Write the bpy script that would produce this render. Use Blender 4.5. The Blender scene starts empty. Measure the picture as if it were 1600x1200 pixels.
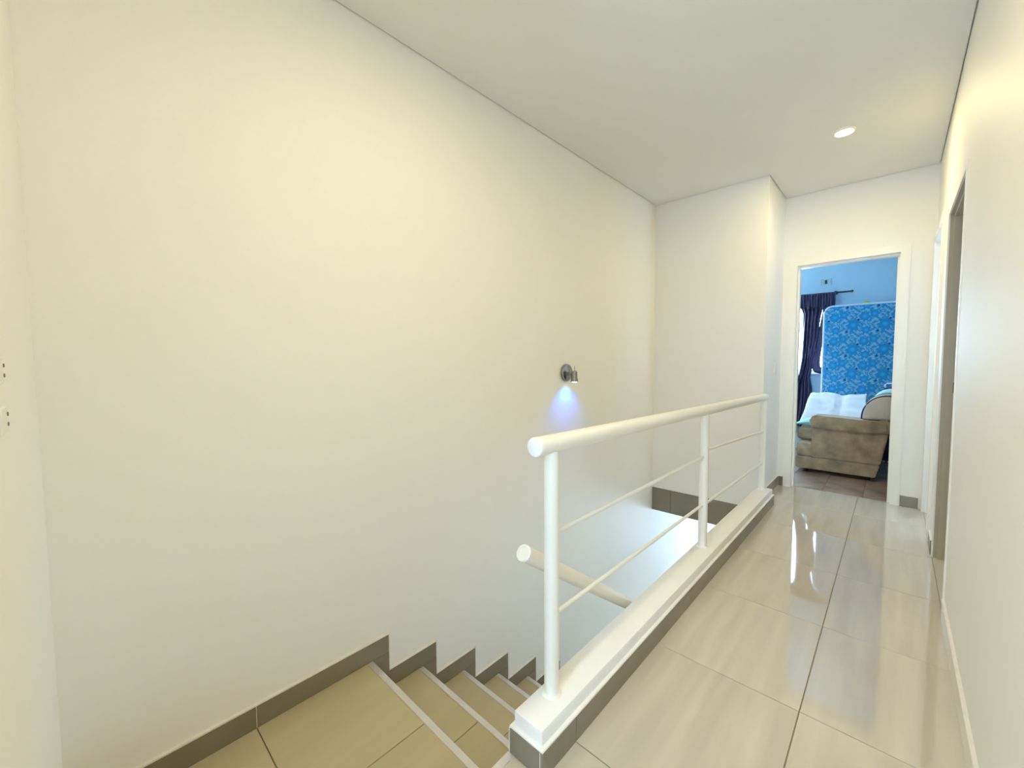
import bpy, bmesh, math, random
from mathutils import Vector, Matrix, noise
random.seed(7)
PI = math.pi
SC = bpy.context.scene
COL = SC.collection

# ------------------------------------------------------------------ camera, world, lights, exposure
CAM_H = 1.18
def set_camera():
    yaw, pitch, roll, f = 0.75392, 0.05571, -0.00551, 637.51
    cy, sy, cp, sp = math.cos(yaw), math.sin(yaw), math.cos(pitch), math.sin(pitch)
    fw = Vector((-sy*cp, cy*cp, -sp)); r = Vector((cy, sy, 0)); u = r.cross(fw)
    cr, sr = math.cos(roll), math.sin(roll)
    r2 = cr*r + sr*u; u2 = -sr*r + cr*u
    cam = bpy.data.cameras.new('camera'); o = bpy.data.objects.new('camera', cam); COL.objects.link(o)
    cam.sensor_fit = 'HORIZONTAL'; cam.sensor_width = 36.0; cam.lens = f*36/1600
    cam.clip_start = 0.02; cam.clip_end = 100
    M = Matrix((r2, u2, -fw)).transposed().to_4x4(); M.translation = (0, 0, CAM_H)
    o.matrix_world = M
    SC.camera = o
set_camera()

SKY_COL, SKY_STR = (0.50, 0.695, 1.0), 32.0
w = bpy.data.worlds.new('sky'); SC.world = w; w.use_nodes = True
bg = w.node_tree.nodes['Background']; bg.inputs[0].default_value = (*SKY_COL, 1); bg.inputs[1].default_value = SKY_STR

SC.view_settings.view_transform = 'Standard'; SC.view_settings.look = 'None'
SC.view_settings.gamma = 1.0; SC.view_settings.use_curve_mapping = False
SC.view_settings.exposure = 0.08
SC.cycles.max_bounces = 14; SC.cycles.diffuse_bounces = 9; SC.cycles.glossy_bounces = 6
SC.cycles.caustics_reflective = False; SC.cycles.caustics_refractive = False

WARM = (1.0, 0.80, 0.38)
LAMP_W_NEAR, LAMP_W_FAR, LAMP_W_LOW = 11.8, 9.8, 3.0

def portal(loc, rot, sx, sy):
    l = bpy.data.lights.new('sky_portal', 'AREA'); l.shape = 'RECTANGLE'; l.size = sx; l.size_y = sy
    l.cycles.is_portal = True
    o = bpy.data.objects.new('sky_portal', l); COL.objects.link(o); o.location = loc; o.rotation_euler = rot

# ------------------------------------------------------------------ materials
def newmat(name):
    m = bpy.data.materials.new(name); m.use_nodes = True
    nt = m.node_tree; return m, nt, nt.nodes['Principled BSDF']

def mat(name, col, rough=0.5, metal=0.0, var=0.05, scale=8.0, stretch=(1, 1, 1), bump=0.0, bscale=None, spec=0.5, coat=0.0, perobj=0.0, detail=4.0, sheen=0.0):
    m, nt, b = newmat(name)
    L = nt.links.new; N = nt.nodes.new
    tc = N('ShaderNodeTexCoord'); mp = N('ShaderNodeMapping'); mp.inputs['Scale'].default_value = stretch
    L(tc.outputs['Object'], mp.inputs['Vector'])
    nz = N('ShaderNodeTexNoise'); nz.inputs['Scale'].default_value = scale; nz.inputs['Detail'].default_value = detail
    vec = mp.outputs['Vector']
    if perobj:
        oi = N('ShaderNodeObjectInfo'); va = N('ShaderNodeVectorMath'); va.operation = 'ADD'
        sc_ = N('ShaderNodeVectorMath'); sc_.operation = 'SCALE'; sc_.inputs['Scale'].default_value = 37.0
        cx = N('ShaderNodeCombineXYZ'); L(oi.outputs['Random'], cx.inputs[0]); L(oi.outputs['Random'], cx.inputs[1])
        L(cx.outputs[0], sc_.inputs[0]); L(vec, va.inputs[0]); L(sc_.outputs[0], va.inputs[1]); vec = va.outputs[0]
    L(vec, nz.inputs['Vector'])
    rp = N('ShaderNodeValToRGB')
    a = [max(0, c*(1-var)) for c in col]; z = [min(1, c*(1+var)) for c in col]
    rp.color_ramp.elements[0].position = 0.3; rp.color_ramp.elements[1].position = 0.7
    rp.color_ramp.elements[0].color = (*a, 1); rp.color_ramp.elements[1].color = (*z, 1)
    L(nz.outputs['Fac'], rp.inputs['Fac'])
    out = rp.outputs['Color']
    if perobj:
        hs = N('ShaderNodeHueSaturation'); mr = N('ShaderNodeMapRange')
        mr.inputs['To Min'].default_value = 1-perobj; mr.inputs['To Max'].default_value = 1+perobj
        L(oi.outputs['Random'], mr.inputs['Value']); L(mr.outputs['Result'], hs.inputs['Value']); L(out, hs.inputs['Color']); out = hs.outputs['Color']
    L(out, b.inputs['Base Color'])
    b.inputs['Roughness'].default_value = rough; b.inputs['Metallic'].default_value = metal
    b.inputs['Specular IOR Level'].default_value = spec
    if coat: b.inputs['Coat Weight'].default_value = coat; b.inputs['Coat Roughness'].default_value = 0.1
    if sheen: b.inputs['Sheen Weight'].default_value = sheen
    if bump:
        n2 = N('ShaderNodeTexNoise'); n2.inputs['Scale'].default_value = bscale or scale*6; n2.inputs['Detail'].default_value = 3
        L(tc.outputs['Object'], n2.inputs['Vector'])
        bp = N('ShaderNodeBump'); bp.inputs['Strength'].default_value = bump; bp.inputs['Distance'].default_value = 0.01
        L(n2.outputs['Fac'], bp.inputs['Height']); L(bp.outputs['Normal'], b.inputs['Normal'])
    return m

def emit(name, col, s):
    m, nt, b = newmat(name)
    b.inputs['Base Color'].default_value = (0.9, 0.9, 0.9, 1)
    b.inputs['Emission Color'].default_value = (*col, 1); b.inputs['Emission Strength'].default_value = s
    return m

M_WALL = mat('wall_paint', (0.86, 0.85, 0.81), 0.55, var=0.012, scale=1.3, bump=0.03, bscale=60, spec=0.3)
M_CEIL = mat('ceiling_paint', (0.80, 0.80, 0.77), 0.7, var=0.01, scale=1.0, spec=0.2)
M_BLUEWALL = mat('bedroom_paint', (0.52, 0.71, 0.79), 0.6, var=0.015, scale=1.2, spec=0.25)
M_TILE = mat('polished_beige_tile', (0.60, 0.545, 0.44), 0.045, var=0.10, scale=1.6, stretch=(9, 0.8, 1), spec=0.55, perobj=0.015, detail=5)
M_TILE.node_tree.nodes['Principled BSDF'].inputs['IOR'].default_value = 1.75
M_STEP = mat('matte_beige_tile', (0.52, 0.43, 0.265), 0.28, var=0.06, scale=2.0, stretch=(5, 0.8, 1), spec=0.4, perobj=0.015)
M_SKIRT = mat('taupe_tile', (0.235, 0.207, 0.150), 0.22, var=0.08, scale=3.0, spec=0.45, perobj=0.03)
M_PALETILE = mat('pale_cream_tile', (0.80, 0.77, 0.68), 0.25, var=0.03, scale=3.0)
M_GROUT = mat('grout', (0.26, 0.225, 0.165), 0.9, var=0.1, scale=30)
M_LGROUT = mat('pale_grout', (0.78, 0.75, 0.68), 0.8, var=0.05, scale=30)
M_CONC = mat('plaster', (0.75, 0.74, 0.71), 0.8, var=0.05)
M_ALU = mat('aluminium', (0.74, 0.72, 0.71), 0.42, metal=0.6, var=0.04, scale=20)
M_RAIL = mat('cream_enamel', (0.88, 0.865, 0.80), 0.28, var=0.01, scale=5, spec=0.5)
M_CAPW = mat('white_plastic', (0.90, 0.91, 0.90), 0.4, var=0.01)
M_CURB = mat('white_curb_paint', (0.90, 0.89, 0.86), 0.45, var=0.02, scale=9, bump=0.05, bscale=25)
M_FRAME = mat('cream_frame_enamel', (0.88, 0.86, 0.79), 0.35, var=0.012, scale=4)
M_SHADEFRAME = mat('shaded_frame_enamel', (0.42, 0.37, 0.265), 0.4, var=0.03, scale=4)  # cream frame with the shade of the door recess put into its colour
M_WOOD = mat('dark_door_wood', (0.055, 0.032, 0.022), 0.4, var=0.3, scale=3, stretch=(14, 14, 0.8))
M_PALEDOOR = mat('pale_door', (0.72, 0.69, 0.60), 0.4, var=0.03, scale=3, stretch=(14, 14, 0.8))
M_CHROME = mat('brushed_chrome', (0.33, 0.32, 0.31), 0.22, metal=1.0, var=0.05, scale=10)
M_DARK = mat('dark_metal', (0.02, 0.02, 0.03), 0.35, var=0.1)
M_SWITCH = mat('switch_plastic', (0.80, 0.80, 0.76), 0.4, var=0.01)
M_SCREW = mat('grey_screw', (0.22, 0.20, 0.15), 0.5)
M_HOLE = mat('dark_hole', (0.03, 0.03, 0.03), 0.6)
M_OUTLET = mat('grey_green_plate', (0.46, 0.58, 0.58), 0.45, var=0.02)
M_SUEDE = mat('taupe_suede', (0.345, 0.26, 0.155), 0.9, var=0.32, scale=9, bump=0.15, bscale=90, spec=0.15, sheen=0.25, detail=6)
M_CUSH = mat('beige_cushion_cloth', (0.55, 0.48, 0.39), 0.9, var=0.08, scale=9, bump=0.1, bscale=120, spec=0.15)
M_NAVY = mat('navy_piping', (0.012, 0.02, 0.06), 0.7)
M_DUVET = mat('white_duvet', (0.83, 0.83, 0.83), 0.85, var=0.03, scale=6, bump=0.3, bscale=14, spec=0.2)
M_MINT = mat('mint_cloth', (0.38, 0.74, 0.66), 0.85, var=0.35, scale=11, bump=0.2, bscale=30)
M_MINTP = mat('mint_pillow_cloth', (0.50, 0.80, 0.76), 0.85, var=0.14, scale=14, bump=0.1, bscale=40)
M_CURT = mat('navy_curtain', (0.034, 0.024, 0.075), 0.42, var=0.45, scale=3, stretch=(6, 6, 1), spec=0.5, sheen=0.2)
M_PIPE = mat('white_mattress_tape', (0.80, 0.84, 0.88), 0.7)
M_YEL = mat('yellow_foam', (0.70, 0.62, 0.05), 0.8)
M_WFRAME = mat('white_window_frame', (0.82, 0.84, 0.86), 0.4)
M_GLASS = bpy.data.materials.new('window_glass'); M_GLASS.use_nodes = True
_nt = M_GLASS.node_tree; _nt.nodes.remove(_nt.nodes['Principled BSDF'])
_t = _nt.nodes.new('ShaderNodeBsdfTransparent'); _t.inputs[0].default_value = (0.95, 0.97, 0.97, 1)
_g = _nt.nodes.new('ShaderNodeBsdfGlossy'); _g.inputs['Roughness'].default_value = 0.02
_m = _nt.nodes.new('ShaderNodeMixShader'); _m.inputs[0].default_value = 0.06
_nt.links.new(_t.outputs[0], _m.inputs[1]); _nt.links.new(_g.outputs[0], _m.inputs[2])
_nt.links.new(_m.outputs[0], _nt.nodes['Material Output'].inputs['Surface'])
M_BFLOOR = mat('brown_stone_tile', (0.33, 0.24, 0.17), 0.30, var=0.35, scale=6, stretch=(1, 1, 1), spec=0.45, perobj=0.06, detail=7)

def floral():
    m, nt, b = newmat('blue_floral_ticking')
    L = nt.links.new; N = nt.nodes.new
    def val(x): return x
    def math_(op, a, b_=None, c=None, clamp=False):
        n = N('ShaderNodeMath'); n.operation = op; n.use_clamp = clamp
        for i, v in enumerate((a, b_, c)):
            if v is None: continue
            if isinstance(v, (int, float)): n.inputs[i].default_value = v
            else: L(v, n.inputs[i])
        return n.outputs[0]
    tc = N('ShaderNodeTexCoord'); sx = N('ShaderNodeSeparateXYZ'); L(tc.outputs['Object'], sx.inputs[0])
    X, Z = sx.outputs[0], sx.outputs[2]
    PX, PZ = 0.277, 0.288
    def smooth(v, lo, hi):
        n = N('ShaderNodeMapRange'); n.interpolation_type = 'SMOOTHSTEP'; L(v, n.inputs['Value'])
        n.inputs['From Min'].default_value = lo; n.inputs['From Max'].default_value = hi
        return n.outputs['Result']
    def lattice(ox, oz):
        fx = math_('SUBTRACT', math_('FRACT', math_('DIVIDE', math_('ADD', X, 50*PX-ox), PX)), 0.5)
        fz = math_('SUBTRACT', math_('FRACT', math_('DIVIDE', math_('ADD', Z, 50*PZ-oz), PZ)), 0.5)
        return math_('MULTIPLY', fx, PX), math_('MULTIPLY', fz, PZ)
    def flower(ox, oz, r0, petals, ph):
        dx, dz = lattice(ox, oz)
        r = math_('SQRT', math_('ADD', math_('MULTIPLY', dx, dx), math_('MULTIPLY', dz, dz)))
        t = math_('ARCTAN2', dz, dx)
        edge = math_('MULTIPLY', math_('ADD', math_('MULTIPLY', math_('COSINE', math_('ADD', math_('MULTIPLY', t, petals), ph)), 0.16), 1.0), r0)
        q = math_('DIVIDE', r, edge)
        return math_('SUBTRACT', 1.0, smooth(q, 0.85, 1.05)), q
    # periodic noise: sample on the lattice circle so that the print repeats
    dx, dz = lattice(0.0, 0.0)
    cx = N('ShaderNodeCombineXYZ'); L(dx, cx.inputs[0]); L(dz, cx.inputs[1])
    nz = N('ShaderNodeTexNoise'); nz.inputs['Scale'].default_value = 30; nz.inputs['Detail'].default_value = 6; nz.inputs['Roughness'].default_value = 0.65; L(cx.outputs[0], nz.inputs['Vector'])
    vo = N('ShaderNodeTexVoronoi'); vo.inputs['Scale'].default_value = 75; L(cx.outputs[0], vo.inputs['Vector'])
    pale = smooth(nz.outputs['Fac'], 0.47, 0.55)
    spots = math_('SUBTRACT', 1.0, smooth(vo.outputs['Distance'], 0.16, 0.26))
    def mix(f, A, B):
        n = N('ShaderNodeMix'); n.data_type = 'RGBA'
        if isinstance(f, (int, float)): n.inputs[0].default_value = f
        else: L(f, n.inputs[0])
        for i, v in ((6, A), (7, B)):
            if isinstance(v, tuple): n.inputs[i].default_value = (*v, 1)
            else: L(v, n.inputs[i])
        return n.outputs[2]
    c = mix(pale, (0.018, 0.255, 0.46), (0.21, 0.46, 0.64))
    c = mix(math_('MULTIPLY', spots, 0.55), c, (0.012, 0.11, 0.34))
    for ox, oz, r0, pt, ph in ((0.0, 0.0, 0.058, 8, 0.3), (0.10, 0.10, 0.05, 6, 1.0), (-0.09, 0.125, 0.042, 5, 0.0), (0.115, -0.06, 0.045, 7, 2.0)):
        f_, q = flower(ox, oz, r0, pt, ph)
        petal = mix(smooth(q, 0.0, 0.7), (0.05, 0.40, 0.66), (0.012, 0.25, 0.52))
        c = mix(f_, c, petal)
    for ox, oz in ((-0.06, -0.075), (0.045, 0.062)):
        f_, q = flower(ox, oz, 0.012, 4, 0)
        c = mix(f_, c, (0.004, 0.05, 0.22))
    L(c, b.inputs['Base Color']); b.inputs['Roughness'].default_value = 0.7; b.inputs['Specular IOR Level'].default_value = 0.25
    return m
M_FLORAL = floral()

# ------------------------------------------------------------------ helpers
def link(name, me, m, parent=None, smooth=False):
    o = bpy.data.objects.new(name, me); COL.objects.link(o)
    if m is not None and not me.materials: me.materials.append(m)
    if smooth:
        for p in me.polygons: p.use_smooth = True
    if parent is not None: o.parent = parent
    return o
def build(name, bm, m, parent=None, origin=(0, 0, 0), smooth=False, auto=None, keep=None):
    """origin: subtracted from all vertices; a top-level mesh is then placed there."""
    bmesh.ops.recalc_face_normals(bm, faces=bm.faces[:])
    O = Vector(origin)
    if parent is not None and keep is None: O = Vector(parent.get('_org', (0, 0, 0)))
    bmesh.ops.translate(bm, verts=bm.verts[:], vec=-O)
    me = bpy.data.meshes.new(name); bm.to_mesh(me); bm.free()
    o = link(name, me, m, parent, smooth)
    if auto: me.set_sharp_from_angle(angle=math.radians(auto))
    if parent is None: o.location = O; o['_org'] = tuple(O)
    else: o['_org'] = tuple(O)
    return o
def thing(name, label, cat, loc, group=None):
    o = bpy.data.objects.new(name, None); COL.objects.link(o); o.location = loc; o['_org'] = tuple(loc)
    o.empty_display_size = 0.1
    o['label'] = label; o['category'] = cat
    if group: o['group'] = group
    return o
def tag(o, label, cat, group=None):
    o['label'] = label; o['category'] = cat
    if group: o['group'] = group
    return o
def struct(o, label=None):
    o['kind'] = 'structure'
    if label: o['label'] = label
    return o
def BM(): return bmesh.new()
def box(bm, x0, x1, y0, y1, z0, z1, bev=0.0, seg=1):
    r = bmesh.ops.create_cube(bm, size=1.0)
    vs = r['verts']
    bmesh.ops.scale(bm, vec=(x1-x0, y1-y0, z1-z0), verts=vs)
    bmesh.ops.translate(bm, vec=((x0+x1)/2, (y0+y1)/2, (z0+z1)/2), verts=vs)
    if bev:
        es = list({e for v in vs for e in v.link_edges})
        bmesh.ops.bevel(bm, geom=es, offset=bev, segments=seg, profile=0.5, affect='EDGES')
    return bm
def prism(bm, pts, axis, a, b):
    """extrude a polygon: axis 'z' pts are (x,y); 'x' pts (y,z); 'y' pts (x,z)."""
    def P(p, t):
        return {'z': (p[0], p[1], t), 'x': (t, p[0], p[1]), 'y': (p[0], t, p[1])}[axis]
    lo = [bm.verts.new(P(p, a)) for p in pts]; hi = [bm.verts.new(P(p, b)) for p in pts]
    n = len(pts)
    bm.faces.new(lo); bm.faces.new(hi)
    for i in range(n): bm.faces.new((lo[i], lo[(i+1) % n], hi[(i+1) % n], hi[i]))
    return bm
def tube(bm, path, rads, seg=20, caps=True, squash=None):
    """sweep circles along a path (list of points); rads number or list."""
    P = [Vector(p) for p in path]; n = len(P)
    if isinstance(rads, (int, float)): rads = [rads]*n
    rings = []
    for i in range(n):
        t = (P[min(i+1, n-1)]-P[max(i-1, 0)]).normalized()
        up = Vector((0, 0, 1)) if abs(t.z) < 0.9 else Vector((1, 0, 0))
        s = t.cross(up).normalized(); u = s.cross(t).normalized()
        ra, rb = (rads[i], rads[i]) if not squash else (rads[i]*squash[0], rads[i]*squash[1])
        rings.append([bm.verts.new(P[i]+s*math.cos(2*PI*k/seg)*ra+u*math.sin(2*PI*k/seg)*rb) for k in range(seg)])
    for i in range(n-1):
        for k in range(seg):
            bm.faces.new((rings[i][k], rings[i][(k+1) % seg], rings[i+1][(k+1) % seg], rings[i+1][k]))
    if caps:
        bm.faces.new(rings[0]); bm.faces.new(rings[-1])
    return bm
def lathe(bm, prof, center, axis=(0, 0, 1), seg=28, close=True):
    """prof: list of (r, h) along axis from center."""
    ax = Vector(axis).normalized()
    up = Vector((0, 0, 1)) if abs(ax.z) < 0.9 else Vector((1, 0, 0))
    s = ax.cross(up).normalized(); u = s.cross(ax)
    C = Vector(center); rings = []
    for r, h in prof:
        if r < 1e-6: rings.append([bm.verts.new(C+ax*h)])
        else: rings.append([bm.verts.new(C+ax*h+(s*math.cos(2*PI*k/seg)+u*math.sin(2*PI*k/seg))*r) for k in range(seg)])
    for a, b in zip(rings, rings[1:]):
        if len(a) == 1 and len(b) == 1: continue
        for k in range(seg):
            k2 = (k+1) % seg
            if len(a) == 1: bm.faces.new((a[0], b[k2], b[k]))
            elif len(b) == 1: bm.faces.new((a[k], a[k2], b[0]))
            else: bm.faces.new((a[k], a[k2], b[k2], b[k]))
    return bm
TILE_CACHE = {}
def tile(name, x0, x1, y0, y1, z0, z1, m, parent, face='z+', ch=0.0012):
    """one ceramic piece with chamfered show face; alike pieces share mesh data."""
    dx, dy, dz = x1-x0, y1-y0, z1-z0
    key = (round(dx, 3), round(dy, 3), round(dz, 3), face, m.name)
    if key not in TILE_CACHE:
        bm = BM(); box(bm, -dx/2, dx/2, -dy/2, dy/2, -dz/2, dz/2)
        ax = 'xyz'.index(face[0]); sg = 1 if face[1] == '+' else -1; half = (dx, dy, dz)[ax]/2
        es = [e for e in bm.edges if all(abs(v.co[ax]-sg*half) < 1e-6 for v in e.verts)]
        bmesh.ops.bevel(bm, geom=es, offset=ch, segments=1, affect='EDGES')
        bmesh.ops.recalc_face_normals(bm, faces=bm.faces[:])
        me = bpy.data.meshes.new(name); bm.to_mesh(me); bm.free(); me.materials.append(m)
        TILE_CACHE[key] = me
    o = bpy.data.objects.new(name, TILE_CACHE[key]); COL.objects.link(o)
    org = Vector(parent.get('_org', (0, 0, 0))) if parent is not None else Vector((0, 0, 0))
    o.parent = parent; o.location = Vector(((x0+x1)/2, (y0+y1)/2, (z0+z1)/2))-org
    return o
def tile_floor(parent, xs, ys, z, m, th=0.008, gap=0.003, name='tile'):
    for i in range(len(xs)-1):
        for j in range(len(ys)-1):
            g = gap/2
            tile(name, xs[i]+g, xs[i+1]-g, ys[j]+g, ys[j+1]-g, z-th, z, m, parent)

# ------------------------------------------------------------------ measured plan (metres)
XL, XR = -1.709, 0.199            # left wall, right wall
YB = -0.079                       # wall at the landing's back
YE, YF = 3.833, 4.491             # stairwell end wall, far wall
XB = -0.780                       # hall face of the block beside the bedroom door
ZC = 2.644
RISE, GO, Y0 = 0.1765, 0.270, 0.865
ZL = -0.19                        # landing level
XS = -0.811                       # stairwell side of the hall floor
NST = 14
ZB = ZL - RISE*NST                # lower storey floor
TT = 0.009

# ---- walls
bm = BM(); box(bm, XL-0.12, XL, -1.9, 6.6, ZB-0.1, 2.72); WL = struct(build('wall_left', bm, M_WALL))
bm = BM(); box(bm, XL, -0.62, YB-0.10, YB, ZL-0.2, 2.72); WBK = struct(build('wall_back', bm, M_WALL))
bm = BM(); box(bm, -0.72, -0.62, -1.80, YB-0.10, -0.2, 2.72); struct(build('wall_passage', bm, M_WALL))
bm = BM(); RWX0, RWX1, RWZ0, RWZ1 = -0.56, 0.06, 0.85, 2.05
box(bm, -0.72, RWX0, -1.90, -1.80, -0.2, 2.72); box(bm, RWX1, XR+0.12, -1.90, -1.80, -0.2, 2.72); box(bm, RWX0, RWX1, -1.90, -1.80, -0.2, RWZ0); box(bm, RWX0, RWX1, -1.90, -1.80, RWZ1, 2.72)
struct(build('wall_rear', bm, M_WALL))
bm = BM(); box(bm, XL, XB, YE, YF, -0.062, 2.72); WE = struct(build('wall_stairwell_end', bm, M_WALL))
DA0, DA1, DAZ = 2.675, 3.44, 1.998
DB0, DB1, DBZ = 3.76, 4.42, 2.045
bm = BM()
for y0, y1, z0 in ((-1.9, DA0-0.02, -0.05), (DA0-0.02, DA1+0.02, DAZ+0.02), (DA1+0.02, DB0-0.02, -0.05), (DB0-0.02, DB1+0.02, DBZ+0.02), (DB1+0.02, YF, -0.05)):
    box(bm, XR, XR+0.12, y0, y1, z0, 2.72)
WR = struct(build('wall_right', bm, M_WALL))
OX0, OX1, OZ = -0.673, 0.002, 2.023
bm = BM()
box(bm, -2.9, OX0-0.02, YF, YF+0.10, -0.05, 2.72); box(bm, OX1+0.02, 1.3, YF, YF+0.10, -0.05, 2.72); box(bm, OX0-0.02, OX1+0.02, YF, YF+0.10, OZ+0.02, 2.72)
WF = struct(build('wall_far', bm, M_WALL))

# ---- ceiling board with a shadow gap round its edge, slab above
g = 0.006
bm = BM()
prism(bm, [(XL+g, YB+g), (-0.61, YB+g), (-0.61, -1.79), (XR-g, -1.79), (XR-g, YF-g), (XB+g, YF-g), (XB+g, YE-g), (XL+g, YE-g)], 'z', ZC, ZC+0.012)
CE = struct(build('ceiling', bm, M_CEIL))
bm = BM(); box(bm, XL-0.12, 1.3, -1.9, 6.75, ZC+0.016, ZC+0.12); struct(build('ceiling_slab', bm, M_CONC))

# ---- hall floor: slab and polished tiles
bm = BM(); prism(bm, [(XS, -1.8), (1.3, -1.8), (1.3, YF+0.06), (XS, YF+0.06)], 'z', -0.287, -0.0035)
FL = struct(build('floor', bm, M_GROUT))
x0 = -0.1956; y1 = 1.6091
ys = [y1+0.6*k for k in range(-6, 5)] + [YF+0.055]
ys = [y for y in ys if y > -1.79]
xs = [XS+0.02, x0, XR]
for i in range(len(ys)-1):
    if ys[i+1]-ys[i] < 0.01: continue
    # tiles run under the curb only as far as its face
    xa = XS+0.012 if ys[i+1] < 0.9 else XS+0.012
    tile_floor(FL, [xa, x0], ys[i:i+2], 0.0, M_TILE)
    tile_floor(FL, [x0, XR], ys[i:i+2], 0.0, M_TILE)

# ---- stairs with landing
prof = [(YB, ZL-0.011), (Y0-0.006, ZL-0.011)]
for k in range(1, NST):
    y = Y0+GO*(k-1)-0.006; z = ZL-RISE*k-0.011
    prof += [(y, z), (y+GO, z)]
yend = prof[-1][0]
prof += [(yend, ZB), (yend-0.25, ZB), (Y0-0.1, ZL-0.42), (YB, ZL-0.30)]
bm = BM(); prism(bm, prof, 'x', XL+0.001, XS)
ST = struct(build('staircase', bm, M_GROUT))
XJ = -1.256
for xa, xb in ((XL, XJ), (XJ, XS)):
    tile_floor(ST, [xa, xb], [YB, 0.403, Y0-0.004], ZL, M_STEP)
for k in range(NST):
    y = Y0+GO*k; z = ZL-RISE*k
    if k:
        for xa, xb in ((XL, XJ), (XJ, XS)):
            tile_floor(ST, [xa, xb], [y-GO-0.004, y-0.004], z, M_STEP, name='tread_tile')
    # riser below this nosing
    tile('riser_tile', XL+0.001, XS-0.001, y-0.005, y-0.0005, z-RISE+0.0005, z-0.012, M_STEP, ST, 'y+')
    bm = BM()
    prism(bm, [(y-0.024, z-0.001), (y-0.022, z+0.0025), (y+0.002, z+0.0025), (y+0.005, z-0.001), (y+0.005, z-0.012), (y-0.001, z-0.012), (y-0.001, z-0.001)], 'x', XL+0.012, XS-0.0005)
    build('nosing_strip', bm, M_ALU, ST)
# metal edge of the hall floor towards the landing
bm = BM(); prism(bm, [(XS-0.006, -0.012), (XS-0.006, -0.001), (XS-0.003, 0.0025), (XS+0.020, 0.0025), (XS+0.022, -0.001), (XS, -0.003), (XS, -0.012)], 'y', YB-0.0, 0.843)
build('edge_strip', bm, M_ALU, FL)
tile('riser_tile', XS-0.006, XS-0.0005, YB, Y0-0.001, ZL+0.001, -0.0125, M_STEP, FL, 'x-')

# ---- tiled skirting following the steps on the left wall
SK = 0.0865
bm = BM(); box(bm, XL, XL+0.0004, YB, Y0, ZL, ZL+0.001); BSL = struct(build('baseboard_left', bm, M_LGROUT))
def sk_piece(y0, y1, z0, z1, parent=BSL): tile('skirting_tile', XL+0.0003, XL+TT, y0+0.001, y1-0.001, z0, z1, M_SKIRT, parent, 'x+', 0.001)
sk_piece(YB, 0.403, ZL, ZL+SK); sk_piece(0.403, Y0+SK, ZL+0.0005, ZL+SK)
bead = BM(); box(bead, XL, XL+TT+0.002, YB, Y0+SK, ZL+SK, ZL+SK+0.006)
box(bead, XL, XL+TT-0.001, 0.4015, 0.4045, ZL+0.001, ZL+SK)
for k in range(NST-1):
    y = Y0+GO*k; z = ZL-RISE*k
    sk_piece(y+0.007, y+SK, z-RISE+SK, z-0.0005)
    sk_piece(y+0.001, y+GO+SK, z-RISE+0.0005, z-RISE+SK-0.001)
    box(bead, XL, XL+TT+0.001, y+SK-0.001, y+SK+0.003, z-RISE+SK, z+SK+0.006)
    box(bead, XL, XL+TT+0.001, y+SK+0.003, y+GO+SK, z-RISE+SK, z-RISE+SK+0.005)
build('grout_bead', bead, M_LGROUT, BSL)

# ---- skirting elsewhere
def skirt_run(name, axis, fixed, side, a, b, z=0.0, m=None, step=0.6, start=None):
    m = m or M_SKIRT
    """axis: running axis; fixed: wall coordinate; side: +1/-1 direction off the wall."""
    o0, o1 = sorted((fixed, fixed+side*TT))
    bm = BM()
    if axis == 'y': box(bm, min(fixed, fixed+side*(TT+0.001)), max(fixed, fixed+side*(TT+0.001)), a, b, z+SK, z+SK+0.005)
    else: box(bm, a, b, min(fixed, fixed+side*(TT+0.001)), max(fixed, fixed+side*(TT+0.001)), z+SK, z+SK+0.005)
    r = struct(build(name, bm, M_LGROUT))
    cuts = [a]; c = start if start is not None else a+step
    while c < b-0.02:
        if c > a+0.02: cuts.append(c)
        c += step
    cuts.append(b)
    for p, q in zip(cuts, cuts[1:]):
        f = ('x' if axis == 'y' else 'y')+('+' if side > 0 else '-')
        if axis == 'y': tile('skirting_tile', o0, o1, p+0.001, q-0.001, z+0.0005, z+SK-0.001, m, r, f, 0.001)
        else: tile('skirting_tile', p+0.001, q-0.001, o0, o1, z+0.0005, z+SK-0.001, m, r, f, 0.001)
    return r
skirt_run('baseboard_right', 'y', XR, -1, -1.79, DA0-0.034, start=-1.39, m=M_PALETILE)
skirt_run('baseboard_right_far', 'y', XR, -1, DA1+0.034, DB0-0.066)
skirt_run('baseboard_far', 'x', YF, -1, OX1+0.062, XR-0.032)
skirt_run('baseboard_far_left', 'x', YF, -1, XB+0.011, OX0-0.062)
skirt_run('baseboard_block', 'y', XB, 1, YE+0.004, YF-0.010)
skirt_run('baseboard_back', 'x', YB, 1, XL+TT+0.002, XS-0.008, z=ZL)
skirt_run('baseboard_passage', 'x', YB, 1, XS+0.03, -0.62)
# slab edge tiles on the stairwell end wall
bm = BM(); box(bm, XL, XS-0.02, YE+0.0015, YE+0.06, -0.287, -0.062); TB = struct(build('trim_2', bm, M_GROUT))
for xa, xb in ((XL+0.001, -1.524), (-1.524, -0.93), (-0.93, XS-0.02)):
    tile('slab_edge_tile', xa+0.001, xb-0.001, YE-0.004, YE+0.0015, -0.286, -0.063, M_SKIRT, TB, 'y-', 0.001)

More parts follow.
